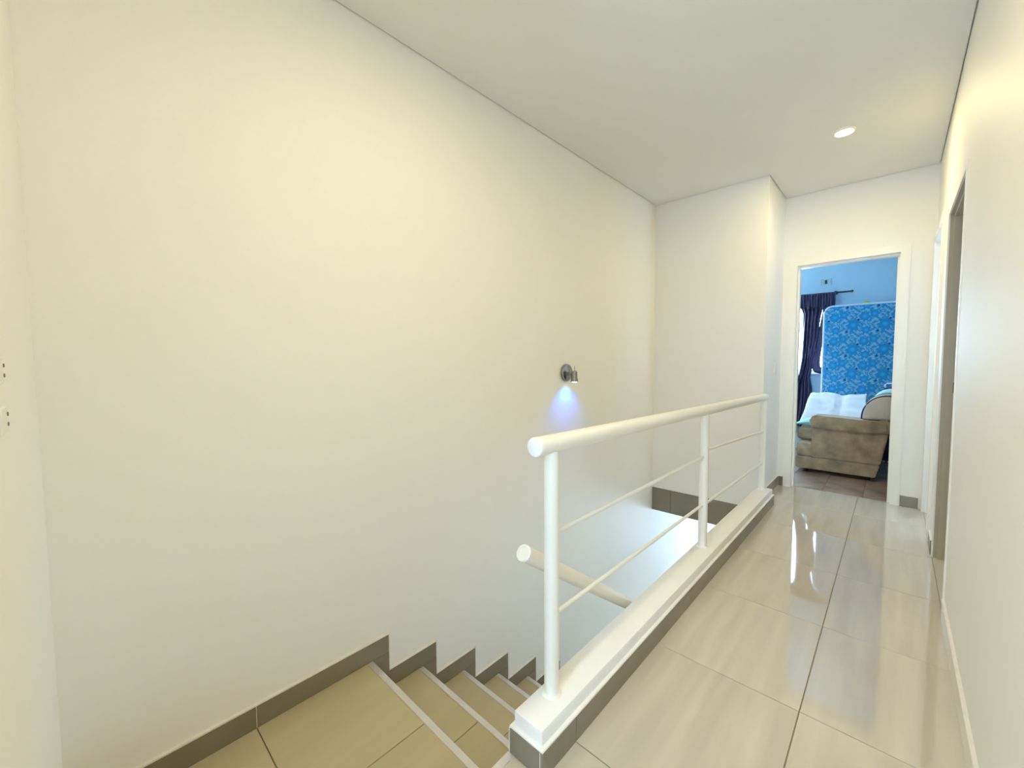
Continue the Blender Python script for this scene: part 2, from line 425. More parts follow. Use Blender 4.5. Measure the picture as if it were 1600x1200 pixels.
# ---- curb beside the stairwell (taupe tiles up to a ledge, painted cap above)
CX0, CX1, CY0 = XS, -0.682, 0.843
bm = BM(); box(bm, CX0+0.004, CX1-0.010, CY0+0.010, YE, -0.287, 0.0785, 0)
CB = struct(build('trim_1', bm, M_CURB), 'low curb along the stairwell edge')
bm = BM(); box(bm, CX0+0.0, CX1-0.001, CY0+0.001, YE+0.004, 0.0785, 0.086, 0.0015)
box(bm, CX0+0.010, CX1-0.012, CY0+0.012, YE-0.004, 0.084, 0.131, 0.004, 2)
build('cap', bm, M_CURB, CB, auto=35)
cuts = [CY0, 1.010]
while cuts[-1] < YE-0.05: cuts.append(min(cuts[-1]+0.599, YE+0.004))
for a, b in zip(cuts, cuts[1:]):
    tile('skirting_tile', CX1-0.010, CX1, a+0.001, b-0.001, 0.0005, 0.078, M_SKIRT, CB, 'x+', 0.001)
tile('skirting_tile', CX0+0.001, CX1-0.0115, CY0, CY0+0.010, 0.0005, 0.078, M_SKIRT, CB, 'y-', 0.001)
bm = BM(); box(bm, CX1-0.0115, CX1-0.0095, CY0+0.0005, CY0+0.003, 0.0005, 0.078); build('grout_joint', bm, M_LGROUT, CB)
bm = BM(); box(bm, CX0-0.002, CX0+0.004, CY0+0.001, YE, -0.287, 0.0783); build('side_face', bm, M_CURB, CB)

# ---- bedroom shell
BX0, BX1, BY1 = -2.9, 1.2, 6.6
bm = BM()
WX0, WX1, WZ0, WZ1 = -2.3, -0.645, 1.0, 1.97
box(bm, BX0, WX0, BY1, BY1+0.15, -0.05, 2.72); box(bm, WX1, 1.3, BY1, BY1+0.15, -0.05, 2.72)
box(bm, WX0, WX1, BY1, BY1+0.15, -0.05, WZ0); box(bm, WX0, WX1, BY1, BY1+0.15, WZ1, 2.72)
struct(build('wall_bedroom_far', bm, M_BLUEWALL))
bm = BM()
box(bm, BX0-0.15, BX0, YF, 4.9, -0.05, 2.72); box(bm, BX0-0.15, BX0, 6.2, BY1+0.15, -0.05, 2.72); box(bm, BX0-0.15, BX0, 4.9, 6.2, 2.1, 2.72)
struct(build('wall_bedroom_left', bm, M_BLUEWALL))
bm = BM(); box(bm, BX1, BX1+0.1, YF, BY1+0.15, -0.05, 2.72); struct(build('wall_bedroom_right', bm, M_BLUEWALL))
bm = BM(); box(bm, BX0, XL-0.12, YF, BY1, ZC, ZC+0.1); box(bm, XL-0.12, BX1, YF+0.1, BY1, ZC-0.006, ZC+0.012); struct(build('ceiling_bedroom', bm, M_BLUEWALL))
bm = BM(); box(bm, BX0, BX1, YF+0.06, BY1, -0.287, -0.0035); BF = struct(build('floor_bedroom', bm, M_GROUT))
bxs = [-0.166-0.278*k for k in range(9, -1, -1)] + [0.112, 0.39, 0.668, 0.946, 1.2]
tile_floor(BF, [BX0]+bxs, [YF+0.062, 5.20, 5.80, 6.40, BY1], 0.0, M_BFLOOR)
def window(name, wx, axis, plane, a0, a1, z0, z1, mull):
    """frame as one mesh, each pane a part."""
    def bx(bm, a, b, c, d, p, q):
        if axis == 'y': box(bm, a, b, plane+p, plane+q, c, d)
        elif axis == 'x': box(bm, plane+p, plane+q, a, b, c, d)
    bm = BM(); t = 0.045
    bx(bm, a0, a0+t, z0, z1, 0, 0.06); bx(bm, a1-t, a1, z0, z1, 0, 0.06); bx(bm, a0, a1, z0, z0+t, 0, 0.06); bx(bm, a0, a1, z1-t, z1, 0, 0.06)
    for m_ in mull: bx(bm, m_-t/2, m_+t/2, z0+t, z1-t, 0, 0.06)
    r = struct(build(name, bm, M_WFRAME))
    cs = [a0+t]+[v for m_ in mull for v in (m_-t/2, m_+t/2)]+[a1-t]
    for i in range(0, len(cs), 2):
        bm = BM(); bx(bm, cs[i], cs[i+1], z0+t, z1-t, 0.028, 0.032); build('pane', bm, M_GLASS, r)
    return r
W1 = window('window_1', 0, 'y', BY1+0.07, WX0, WX1, WZ0, WZ1, [-1.47])
bm = BM(); box(bm, WX0-0.04, WX1+0.04, BY1-0.012, BY1+0.07, WZ0-0.02, WZ0+0.004, 0.004); build('sill', bm, M_WFRAME, W1)
W2 = window('window_2', 0, 'x', BX0-0.10, 4.9, 6.2, 0.0, 2.1, [5.55])
portal(((WX0+WX1)/2, BY1+0.16, (WZ0+WZ1)/2), (-PI/2, 0, 0), WX1-WX0, WZ1-WZ0)
portal((BX0-0.16, 5.55, 1.05), (0, -PI/2, 0), 2.1, 1.3)

window('window_5', 0, 'y', -1.88, RWX0, RWX1, RWZ0, RWZ1, [])
portal(((RWX0+RWX1)/2, -1.91, (RWZ0+RWZ1)/2), (PI/2, 0, 0), RWX1-RWX0, RWZ1-RWZ0)

# ---- lower storey
LX1, LY1 = 1.0, 6.4
bm = BM(); box(bm, XL-0.12, LX1+0.1, 0.3, LY1+0.15, ZB-0.1, ZB); struct(build('floor_lower', bm, M_STEP))
bm = BM(); LW = (-1.05, -0.05, -1.95, -1.0)
box(bm, XL, LW[0], LY1, LY1+0.15, ZB, -0.287); box(bm, LW[1], LX1, LY1, LY1+0.15, ZB, -0.287)
box(bm, LW[0], LW[1], LY1, LY1+0.15, ZB, LW[2]); box(bm, LW[0], LW[1], LY1, LY1+0.15, LW[3], -0.287)
struct(build('wall_lower_far', bm, M_WALL))
bm = BM(); box(bm, LX1, LX1+0.1, 0.3, LY1+0.15, ZB, -0.287); struct(build('wall_lower_right', bm, M_WALL))
bm = BM(); box(bm, XS, LX1, 0.3, 0.4, ZB, -0.287); struct(build('wall_lower_back', bm, M_WALL))
bm = BM(); box(bm, XL, 1.3, YE+0.06, 6.75, -0.295, -0.285); box(bm, XL, 1.3, 6.60, 6.8, -0.29, -0.06); struct(build('ceiling_lower', bm, M_WALL))
window('window_3', 0, 'y', LY1+0.06, *LW, [-0.5])
portal(((LW[0]+LW[1])/2, LY1+0.16, (LW[2]+LW[3])/2), (-PI/2, 0, 0), LW[1]-LW[0], LW[3]-LW[2])

# ---- rooms behind the two right-hand doors
bm = BM(); box(bm, XR+0.12, 1.2, DA0-0.5, DA0-0.4, -0.05, 2.72); box(bm, XR+0.12, 1.3, 3.55, 3.65, -0.05, 2.72); box(bm, 1.2, 1.3, DA0-0.5, 3.65, -0.05, 2.72)
struct(build('wall_side_room', bm, M_WALL))
bm = BM(); BW = (3.92, 4.26, 1.25, 1.8)
box(bm, 1.2, 1.3, 3.65, BW[0], -0.05, 2.72); box(bm, 1.2, 1.3, BW[1], YF, -0.05, 2.72); box(bm, 1.2, 1.3, BW[0], BW[1], -0.05, BW[2]); box(bm, 1.2, 1.3, BW[0], BW[1], BW[3], 2.72)
struct(build('wall_bathroom', bm, M_WALL))
window('window_4', 0, 'x', 1.23, *BW, [])
portal((1.31, (BW[0]+BW[1])/2, (BW[2]+BW[3])/2), (0, PI/2, 0), BW[3]-BW[2], BW[1]-BW[0])
bm = BM(); box(bm, XR, 1.2, 2.2, YF, -0.0034, 0.0); FS = struct(build('floor_side', bm, M_TILE))

# ------------------------------------------------------------------ doors
def U_y(bm, x0, x1, zt, t, y0, y1, zb=0.0):     # inverted U in the xz plane; inner opening x0..x1, top zt, thickness t
    box(bm, x0-t, x0, y0, y1, zb, zt+t); box(bm, x1, x1+t, y0, y1, zb, zt+t); box(bm, x0, x1, y0, y1, zt, zt+t)
def U_x(bm, y0, y1, zt, t, x0, x1, zb=0.0):
    box(bm, x0, x1, y0-t, y0, zb, zt+t); box(bm, x0, x1, y1, y1+t, zb, zt+t); box(bm, x0, x1, y0, y1, zt, zt+t)
# bedroom door
bm = BM(); U_y(bm, OX0, OX1, OZ, 0.058, YF-0.012, YF+0.002); D1 = struct(build('door_1', bm, M_FRAME), 'cream frame of the open bedroom doorway')
bm = BM(); U_y(bm, OX0, OX1, OZ, 0.0195, YF+0.0021, YF+0.105); build('jamb_lining', bm, M_FRAME, D1)
bm = BM(); U_y(bm, OX0+0.016, OX1-0.016, OZ-0.016, 0.0165, YF+0.045, YF+0.105); build('door_stop', bm, M_FRAME, D1)
bm = BM(); box(bm, OX1+0.008, OX1+0.045, YF+0.110, YF+0.80, 0.008, OZ-0.01, 0.002); lf = build('door_leaf', bm, M_WOOD, D1)
bm = BM(); lathe(bm, [(0, 0), (0.025, 0), (0.025, 0.008), (0.009, 0.010), (0.009, 0.04), (0, 0.04)], (OX1+0.045, YF+0.74, 1.0), (1, 0, 0), 14)
tube(bm, [(OX1+0.085, YF+0.74, 1.0), (OX1+0.085, YF+0.63, 1.0)], 0.009, 10); build('handle', bm, M_CHROME, lf, smooth=True, auto=40)
# side room door: near one on the right wall
bm = BM(); U_x(bm, DA0, DA1, DAZ, 0.030, XR-0.005, XR+0.002); D2 = struct(build('door_2', bm, M_FRAME), 'frame of the nearer doorway in the right wall')
bm = BM(); U_x(bm, DA0, DA1, DAZ, 0.0195, XR+0.0021, XR+0.125); build('jamb_lining', bm, M_SHADEFRAME, D2)  # lining and stop carry the recess shade in their colour
bm = BM(); U_x(bm, DA0+0.016, DA1-0.016, DAZ-0.016, 0.0165, XR+0.018, XR+0.075); build('door_stop', bm, M_SHADEFRAME, D2)
bm = BM(); box(bm, XR+0.046, XR+0.050, DA1-0.0185, DA1-0.0155, 0.985, 1.045); build('strike_plate', bm, M_DARK, D2)
bm = BM(); box(bm, XR+0.135, XR+0.80, DA0-0.035, DA0+0.002, 0.008, DAZ-0.01, 0.002); lf = build('door_leaf', bm, M_PALEDOOR, D2)
bm = BM(); lathe(bm, [(0, 0), (0.025, 0), (0.025, 0.008), (0.009, 0.010), (0.009, 0.04), (0, 0.04)], (XR+0.74, DA0+0.002, 1.0), (0, 1, 0), 14)
tube(bm, [(XR+0.74, DA0+0.042, 1.0), (XR+0.63, DA0+0.042, 1.0)], 0.009, 10); build('handle', bm, M_CHROME, lf, smooth=True, auto=40)
# bathroom door: far one
bm = BM(); U_x(bm, DB0, DB1, DBZ, 0.050, XR-0.016, XR+0.002); D3 = struct(build('door_3', bm, M_FRAME), 'frame of the farther doorway in the right wall')
bm = BM(); U_x(bm, DB0, DB1, DBZ, 0.0195, XR+0.0021, XR+0.125); build('jamb_lining', bm, M_FRAME, D3)

# ------------------------------------------------------------------ railing on the curb
RX = -0.760
RL = thing('stair_railing', 'cream painted tubular railing with three posts on the stairwell curb', 'railing', (RX, 0.905, 0.131))
def top_z(y): return 0.928+(0.878-0.928)*(y-0.905)/(3.80-0.905)
bm = BM(); tube(bm, [(RX, 0.908, top_z(0.908)), (RX, 2.37, top_z(2.37)), (RX, 3.80, top_z(3.80))], 0.029, 28, caps=True); build('top_rail', bm, M_RAIL, RL, smooth=True, auto=50)
bm = BM(); lathe(bm, [(0, -0.006), (0.022, -0.006), (0.0275, -0.004), (0.0295, 0.0), (0.0295, 0.004)], (RX, 0.908, top_z(0.908)), (0, 1, 0), 28); build('end_cap', bm, M_CAPW, RL, smooth=True, auto=40)
bm = BM(); lathe(bm, [(0.0295, -0.004), (0.0295, 0.0), (0.026, 0.004), (0, 0.005)], (RX, 3.80, top_z(3.80)), (0, 1, 0), 28); build('end_cap', bm, M_CAPW, RL, smooth=True, auto=40)
POSTS = (0.985, 2.372, 3.765)
for y in POSTS:
    bm = BM(); tube(bm, [(RX, y, 0.131), (RX, y, top_z(y)-0.020)], 0.0235, 24); build('post', bm, M_RAIL, RL, smooth=True, auto=50)
    bm = BM(); lathe(bm, [(0.033, 0.0), (0.030, 0.003), (0.0245, 0.007), (0.0235, 0.008)], (RX, y, 0.1305), (0, 0, 1), 24); build('foot_weld', bm, M_CURB, RL, smooth=True)
for ya, za, yb, zb in ((POSTS[0], 0.643, POSTS[1], 0.645), (POSTS[0], 0.382, POSTS[1], 0.373), (POSTS[1], 0.676, POSTS[2], 0.606), (POSTS[1], 0.366, POSTS[2], 0.349)):
    bm = BM(); tube(bm, [(RX, ya+0.02, za), (RX, yb-0.02, zb)], 0.0076, 12); build('thin_bar', bm, M_RAIL, RL, smooth=True, auto=50)
# handrail going down the stair, fixed to the side of the curb
HX = -0.870
hr = lambda y: 0.552-0.684*(y-0.975)
HR = thing('stair_handrail', 'cream round handrail sloping down the stairs below the railing', 'handrail', (HX, 0.975, 0.552))
bm = BM(); tube(bm, [(HX, 0.978, hr(0.978)), (HX, 3.70, hr(3.70))], 0.0265, 28); build('rail_tube', bm, M_RAIL, HR, smooth=True, auto=50)
dv = Vector((0, 1, -0.684)).normalized()
bm = BM(); lathe(bm, [(0, 0.002), (0.019, 0.002), (0.020, -0.004), (0.025, -0.004), (0.028, -0.001), (0.028, 0.008), (0.0265, 0.009)], (HX, 0.978, hr(0.978)), dv, 28); build('end_cap', bm, M_CAPW, HR, smooth=True, auto=40)
bm = BM(); lathe(bm, [(0.0265, -0.006), (0.028, -0.005), (0.028, 0.003), (0, 0.004)], (HX, 3.70, hr(3.70)), dv, 28); build('end_cap', bm, M_CAPW, HR, smooth=True, auto=40)
for y in (1.72, 1.95):
    bm = BM(); tube(bm, [(HX, y, hr(y)-0.02), (HX, y, hr(y)-0.055), (HX+0.02, y, hr(y)-0.07), (CX0-0.001, y, hr(y)-0.07)], 0.007, 10)
    lathe(bm, [(0, 0), (0.028, 0), (0.028, -0.006), (0, -0.006)], (CX0-0.002, y, hr(y)-0.07), (1, 0, 0), 16); build('bracket', bm, M_RAIL, HR, smooth=True, auto=40)

# ------------------------------------------------------------------ wall lamp (lit)
PY, PZ = 2.375, 1.097
LP = thing('wall_spot_lamp', 'small chrome wall spotlight casting blue light on the stair wall', 'lamp', (XL, PY, PZ))
bm = BM(); lathe(bm, [(0, 0.0), (0.058, 0.0), (0.061, 0.003), (0.061, 0.016), (0.056, 0.022), (0.030, 0.026), (0, 0.028)], (XL+0.0005, PY, PZ), (1, 0, 0), 36); build('base_plate', bm, M_CHROME, LP, smooth=True, auto=35)
HXX, HZ = XL+0.078, 1.070
bm = BM(); tube(bm, [(XL+0.02, PY, PZ-0.004), (XL+0.045, PY, PZ-0.008), (HXX-0.014, PY, HZ+0.014)], 0.009, 14); lathe(bm, [(0, -0.014), (0.014, -0.012), (0.014, 0.012), (0, 0.014)], (XL+0.038, PY, PZ-0.008), (0, 1, 0), 16); build('arm', bm, M_CHROME, LP, smooth=True, auto=40)
bm = BM(); lathe(bm, [(0, 0.040), (0.014, 0.040), (0.019, 0.034), (0.021, -0.008), (0.025, -0.020), (0.026, -0.036), (0.0235, -0.036), (0.0225, -0.030)], (HXX, PY, HZ), (0, 0, 1), 28); build('lamp_head', bm, M_CHROME, LP, smooth=True, auto=35)
bm = BM(); tube(bm, [(HXX, PY, HZ+0.038), (HXX, PY, HZ+0.075)], 0.0018, 8); build('pin', bm, M_CHROME, LP)
bm = BM(); lathe(bm, [(0.0228, -0.031), (0.021, -0.036), (0.012, -0.040), (0, -0.041)], (HXX, PY, HZ), (0, 0, 1), 24); build('bulb', bm, emit('white_blue_bulb', (0.80, 0.93, 1.0), 9.0), LP, smooth=True)
def lamp_light(name, kind, parent, loc, rot, col, power, **kw):
    l = bpy.data.lights.new(name, kind); l.color = col; l.energy = power
    for k, v in kw.items(): setattr(l, k, v)
    o = bpy.data.objects.new(name, l); COL.objects.link(o); o.parent = parent
    o.location = Vector(loc)-Vector(parent['_org']); o.rotation_euler = rot
    return o
def aim(d): return Vector(d).to_track_quat('-Z', 'Y').to_euler()
lamp_light('lamp_glow', 'SPOT', LP, (HXX, PY, HZ-0.044), aim((-0.25, 0, -1)), (0.0, 0.13, 1.0), 6.5, spot_size=math.radians(120), spot_blend=0.7, shadow_soft_size=0.02)

# ------------------------------------------------------------------ ceiling downlights
M_BULB = emit('warm_bulb', (1.0, 0.86, 0.50), 12.0)
def downlight(x, y, power, label, zc=ZC, col=WARM):
    t = thing('ceiling_downlight', label, 'ceiling light', (x, y, zc), 'round ceiling downlights')
    bm = BM(); lathe(bm, [(0.046, 0.002), (0.046, -0.006), (0.050, -0.010), (0.058, -0.008), (0.062, 0.0), (0.060, 0.0015)], (x, y, zc), (0, 0, 1), 36); build('trim_ring', bm, M_FRAME, t, smooth=True, auto=40)
    bm = BM(); lathe(bm, [(0.046, 0.0), (0.040, -0.006), (0.026, -0.013), (0, -0.016)], (x, y, zc), (0, 0, 1), 32); build('bulb', bm, M_BULB, t, smooth=True)
    lamp_light('downlight_glow', 'AREA', t, (x, y, zc-0.022), (0, 0, 0), col, power, shape='DISK', size=0.09)
    return t
downlight(-0.290, 3.445, LAMP_W_FAR, 'round warm downlight in the ceiling before the bedroom door')
downlight(-0.640, 0.95, LAMP_W_NEAR, 'round warm downlight in the ceiling above the stair landing')
downlight(-0.95, 5.15, LAMP_W_LOW, 'added unseen white downlight brightening the lower storey', -0.295, (1.0, 0.97, 0.92))  # added lamp, out of view, whitens the wall down the stairwell

# ------------------------------------------------------------------ switch and plates
S = thing('light_switch', 'pale light switch plate on the wall end beside the bedroom door', 'switch', (XB, 4.23, 1.11))
bm = BM(); box(bm, XB, XB+0.008, 4.195, 4.265, 1.055, 1.175, 0.003, 2); build('plate', bm, M_SWITCH, S)
for z in (1.09, 1.14):
    bm = BM(); box(bm, XB+0.007, XB+0.012, 4.212, 4.248, z-0.018, z+0.018, 0.002); build('rocker', bm, M_SWITCH, S)
def screw_plate(x0, x1, z0, z1, th, label):
    t = thing('wall_plate', label, 'wall plate', ((x0+x1)/2, YB, (z0+z1)/2), 'small plates on the back wall')
    bm = BM(); box(bm, x0, x1, YB, YB+th, z0, z1, 0.002, 2); build('plate', bm, M_SWITCH, t)
    for dz in (0.007, -0.007):
        bm = BM(); lathe(bm, [(0, 0), (0.0028, 0), (0.0028, 0.0012), (0, 0.0016)], (x0+0.010, YB+th, (z0+z1)/2+dz), (0, 1, 0), 12); build('screw', bm, M_SCREW, t)
screw_plate(-0.925, -0.86, 1.152, 1.190, 0.008, 'upper pale screw plate on the wall left of the landing')
screw_plate(-0.905, -0.84, 1.086, 1.122, 0.010, 'lower pale screw plate on the wall left of the landing')
A = thing('wall_outlet', 'grey outlet plate high on the blue wall above the curtain rod', 'outlet', (-0.68, BY1, 2.165))
bm = BM(); box(bm, -0.737, -0.622, BY1-0.012, BY1, 2.127, 2.205, 0.003); build('plate', bm, M_OUTLET, A)
for x in (-0.712, -0.680, -0.648):
    bm = BM(); box(bm, x-0.012, x+0.012, BY1-0.016, BY1-0.010, 2.142, 2.190, 0.002); build('module', bm, M_OUTLET if x != -0.680 else M_DARK, A)

# ------------------------------------------------------------------ bedroom furnishings
# sofa: near arm faces the hall, backrest to the right
SX, SY = -0.75, 5.17
SF = thing('sofa', 'taupe suede two seat sofa standing side on in the bedroom', 'sofa', (-0.4, 5.75, 0))
SB = BM()
prism(SB, [(-0.735, 0.045), (-0.105, 0.045), (-0.075, 0.165), (-0.735, 0.165)], 'y', SY, 6.15)          # skirt band
bmesh.ops.bevel(SB, geom=SB.edges[:], offset=0.006, segments=2, affect='EDGES'); build('base_band', SB, M_SUEDE, SF, smooth=True, auto=40)
bm = BM(); box(bm, -0.735, -0.10, SY+0.03, 6.12, 0.17, 0.305, 0.015, 2); build('seat_base', bm, M_SUEDE, SF, smooth=True, auto=40)
bm = BM(); box(bm, -0.765, -0.18, SY+0.21, 5.94, 0.307, 0.445, 0.045, 4); build('seat_cushion', bm, M_SUEDE, SF, smooth=True, auto=50)
for ya, yb in ((SY, SY+0.20), (5.95, 6.15)):
    bm = BM(); prism(bm, [(-0.615, 0.167), (-0.074, 0.167), (-0.022, 0.478), (-0.605, 0.488)], 'y', ya+0.015, yb-0.010)
    bmesh.ops.bevel(bm, geom=bm.edges[:], offset=0.010, segments=2, affect='EDGES'); ar = build('arm_panel', bm, M_SUEDE, SF, smooth=True, auto=45)
    bm = BM()
    pts = [(-0.625, 0.487), (-0.628, 0.55), (-0.612, 0.592), (-0.575, 0.608), (-0.45, 0.604), (-0.25, 0.594), (-0.10, 0.588), (-0.010, 0.590), (-0.020, 0.478), (-0.10, 0.474), (-0.35, 0.474), (-0.52, 0.482)]
    prism(bm, pts, 'y', ya-0.012, yb+0.006)
    es = [e for e in bm.edges if abs(e.verts[0].co.y-e.verts[1].co.y) < 1e-6]
    bmesh.ops.bevel(bm, geom=es, offset=0.026, segments=4, affect='EDGES', clamp_overlap=True); build('arm_pad', bm, M_SUEDE, SF, smooth=True, auto=60)
bm = BM(); prism(bm, [(-0.20, 0.30), (-0.075, 0.17), (-0.002, 0.66), (-0.02, 0.70), (-0.055, 0.70), (-0.09, 0.66)], 'y', SY+0.03, 6.13)
bmesh.ops.bevel(bm, geom=bm.edges[:], offset=0.018, segments=3, affect='EDGES'); build('backrest', bm, M_SUEDE, SF, smooth=True, auto=50)
for x, y in ((-0.66, SY+0.08), (-0.16, SY+0.08), (-0.66, 6.09), (-0.16, 6.09)):
    bm = BM(); lathe(bm, [(0, 0), (0.018, 0), (0.024, 0.05), (0, 0.05)], (x, y, 0.0), (0, 0, 1), 12); build('leg', bm, M_DARK, SF)

def puffed(cy, ty, pts):
    """side profile pts (x,z) puffed along y."""
    c = Vector((sum(p[0] for p in pts)/len(pts), 0, sum(p[1] for p in pts)/len(pts)))
    bm = BM(); rings = []
    prof = [(-1.0, 0.80), (-0.96, 0.93), (-0.86, 1.0), (-0.4, 1.035), (0, 1.045), (0.4, 1.035), (0.86, 1.0), (0.96, 0.93), (1.0, 0.80)]
    for s, k in prof:
        rings.append([bm.verts.new((c.x+(p[0]-c.x)*k, cy+s*ty, c.z+(p[1]-c.z)*k)) for p in pts])
    n = len(pts)
    for a, b in zip(rings, rings[1:]):
        for i in range(n): bm.faces.new((a[i], a[(i+1) % n], b[(i+1) % n], b[i]))
    bm.faces.new(rings[0]); bm.faces.new(rings[-1])
    return bm, c
# rounded profile of a cushion leaning on the backrest
def arc(x0, z0, x1, z1, n=10, e=0.62):
    out = []
    for i in range(n+1):
        a = PI-(PI/2)*i/n
        out.append((x1+(x1-x0)*(-abs(math.cos(a))**e) if False else x1-(x1-x0)*abs(math.cos(a))**0.9, z0+(z1-z0)*abs(math.sin(a))**0.9))
    return out
prof1 = arc(-0.225, 0.600, -0.02, 0.835, 12)+[(0.055, 0.80), (0.075, 0.72), (0.03, 0.63), (0.005, 0.600)]
bm, c = puffed(5.375, 0.185, prof1); bc = build('back_cushion', bm, M_CUSH, SF, smooth=True); bc['label'] = 'plump beige back cushion'
for s in (-0.93, 0.93):
    bm = BM(); tube(bm, [(c.x+(p[0]-c.x)*0.975, 5.375+s*0.185, c.z+(p[1]-c.z)*0.975) for p in prof1[:14]], 0.0075, 8)
    pp = build('piping', bm, M_NAVY, bc, smooth=True); pp['label'] = 'dark navy piping'
bm, c = puffed(5.76, 0.165, arc(-0.196, 0.58, -0.005, 0.868, 12)+[(0.04, 0.84), (0.03, 0.745), (-0.085, 0.735), (-0.145, 0.58)])
tag(build('mint_pillow', bm, M_MINTP, None, (-0.10, 5.76, 0.58), smooth=True), 'mint green pillow tucked behind the beige back cushion', 'pillow')
# white duvet heaped over the far arm and seat
NX, NY = 44, 40
def duvet_pt(i, j, under):
    u, v = i/NX, j/NY
    y = 5.575+(6.165-5.575)*v
    base = 0.45 if y < 5.90 else (0.45+0.175*min(1, (y-5.90)/0.03))
    xl = -0.775+0.035*v; xr = -0.222
    x = xl+(xr-xl)*u
    if under: return (x, y, base)
    top = 0.52+0.265*min(1, max(0, (v-0.02)/0.70))**0.8
    side = math.sin(min(1.0, u/0.06)*PI/2); near = math.sin(min(1.0, v/0.10)*PI/2); far = math.sin(min(1.0, (1-v)/0.14)*PI/2)
    n1 = noise.noise(Vector((x*5.2, y*4.0, 3.1))); n2 = noise.noise(Vector((x*13+4*n1, y*10, 7.7)))
    z = base+0.012+(top-base-0.012)*(0.35+0.65*side)*(0.5+0.5*far)*(0.4+0.6*near)
    z += (0.028*n1+0.014*n2-0.024*math.exp(-((x+0.43)/0.05)**2))*side
    return (x+0.010*n2*side, y, max(z, base+0.01))
bm = BM(); G = [[[bm.verts.new(duvet_pt(i, j, un)) for i in range(NX+1)] for j in range(NY+1)] for un in (False, True)]
for grid in G:
    for j in range(NY):
        for i in range(NX): bm.faces.new((grid[j][i], grid[j][i+1], grid[j+1][i+1], grid[j+1][i]))
ring = [(0, i) for i in range(NX+1)]+[(j, NX) for j in range(1, NY+1)]+[(NY, i) for i in range(NX-1, -1, -1)]+[(j, 0) for j in range(NY-1, 0, -1)]
for a, b in zip(ring, ring[1:]+ring[:1]):
    bm.faces.new((G[0][a[0]][a[1]], G[0][b[0]][b[1]], G[1][b[0]][b[1]], G[1][a[0]][a[1]]))
tag(build('duvet', bm, M_DUVET, None, (-0.45, 5.9, 0.447), smooth=True, auto=70), 'rumpled white duvet heaped over the sofa seat and its far arm', 'duvet')
# mint towel over the seat front
bm = BM(); N1, N2 = 22, 18; grid = []
for j in range(N2+1):
    row = []
    for i in range(N1+1):
        u, v = i/N1, j/N2
        y = 5.385+0.165*v; s = u*0.30
        nn = noise.noise(Vector((u*3.1, v*3.3, 1.7)))
        if s < 0.11: x, z = -0.794-0.006*math.sin(v*9), 0.36+s*0.95
        else:
            a = (s-0.11)/0.19; x = -0.794+0.17*a; z = 0.470+0.075*math.sin(a*PI*0.62)*(0.6+0.4*math.sin(v*PI))+0.02*nn
        row.append(bm.verts.new((x+0.008*nn, y, z)))
    grid.append(row)
for j in range(N2):
    for i in range(N1): bm.faces.new((grid[j][i], grid[j][i+1], grid[j+1][i+1], grid[j+1][i]))
o = build('towel', bm, M_MINT, None, (-0.75, 5.5, 0.45), smooth=True); md = o.modifiers.new('thickness', 'SOLIDIFY'); md.thickness = 0.012
tag(o, 'crumpled mint green towel hanging over the sofa seat front', 'towel')

# made-up dark case: guess at an unclear dark shape, fills deep shade behind sofa
SU = thing('stand_in_case', 'made-up dark navy case with pale handle filling the shaded gap between sofa and mattress', 'stand_in_case', (0.11, 6.245, 0))
bm = BM(); box(bm, -0.088, 0.33, 6.185, 6.305, 0.03, 0.865, 0.03, 3); build('shell', bm, M_CURT, SU, smooth=True, auto=50)
bm = BM(); tube(bm, [(-0.075, 6.245, 0.86), (-0.075, 6.245, 0.898), (-0.06, 6.245, 0.908), (0.10, 6.245, 0.908), (0.115, 6.245, 0.898), (0.115, 6.245, 0.86)], 0.008, 10); hd = build('handle', bm, M_PIPE, SU, smooth=True); hd['label'] = 'pale handle'
for x in (-0.04, 0.28):
    bm = BM(); lathe(bm, [(0, -0.012), (0.018, -0.012), (0.018, 0.012), (0, 0.012)], (x, 6.245, 0.0185), (1, 0, 0), 14); build('wheel', bm, M_DARK, SU)

# mattress stood on end against the far wall
MX0, MX1, MZ1, MY0, MY1 = -0.662, 0.24, 1.828, 6.33, 6.49
MT = thing('mattress', 'blue floral mattress with white edging stood upright against the wall', 'mattress', (-0.24, 6.49, 0))
def rrect(x0, x1, z0, z1, r, n=6):
    out = []
    for cx, cz, a0 in ((x1-r, z1-r, 0), (x0+r, z1-r, PI/2), (x0+r, z0+r, PI), (x1-r, z0+r, 1.5*PI)):
        out += [(cx+r*math.cos(a0+PI/2*i/n), cz+r*math.sin(a0+PI/2*i/n)) for i in range(n+1)]
    return out
ORG = Vector((-0.5, 0, 1.656)); 
bm = BM(); rings = []
for d, y in ((0.10, MY0-0.012), (0.045, MY0-0.009), (0.014, MY0), (0.0, MY0+0.022), (0.0, MY1-0.022), (0.014, MY1), (0.10, MY1+0.01)):
    rings.append([bm.verts.new((p[0], y, p[1])) for p in rrect(MX0+d, MX1-d, d, MZ1-d, max(0.02, 0.085-d*0.6))])
n = len(rings[0])
for a, b in zip(rings, rings[1:]):
    for i in range(n): bm.faces.new((a[i], a[(i+1) % n], b[(i+1) % n], b[i]))
bm.faces.new(rings[0]); bm.faces.new(rings[-1])
o = build('cover', bm, M_FLORAL, MT, smooth=True, auto=50)
for y in (MY0+0.006, MY1-0.006):
    pr = rrect(MX0+0.003, MX1-0.003, 0.003, MZ1-0.003, 0.083)
    bm = BM(); tube(bm, [(p[0], y, p[1]) for p in pr]+[(pr[0][0], y, pr[0][1])], 0.010, 8, caps=False); build('edge_tape', bm, M_PIPE, MT, smooth=True)
Y = thing('foam_scrap', 'small yellow foam scrap lying on top of the mattress', 'foam piece', (-0.27, 6.40, MZ1+0.006))
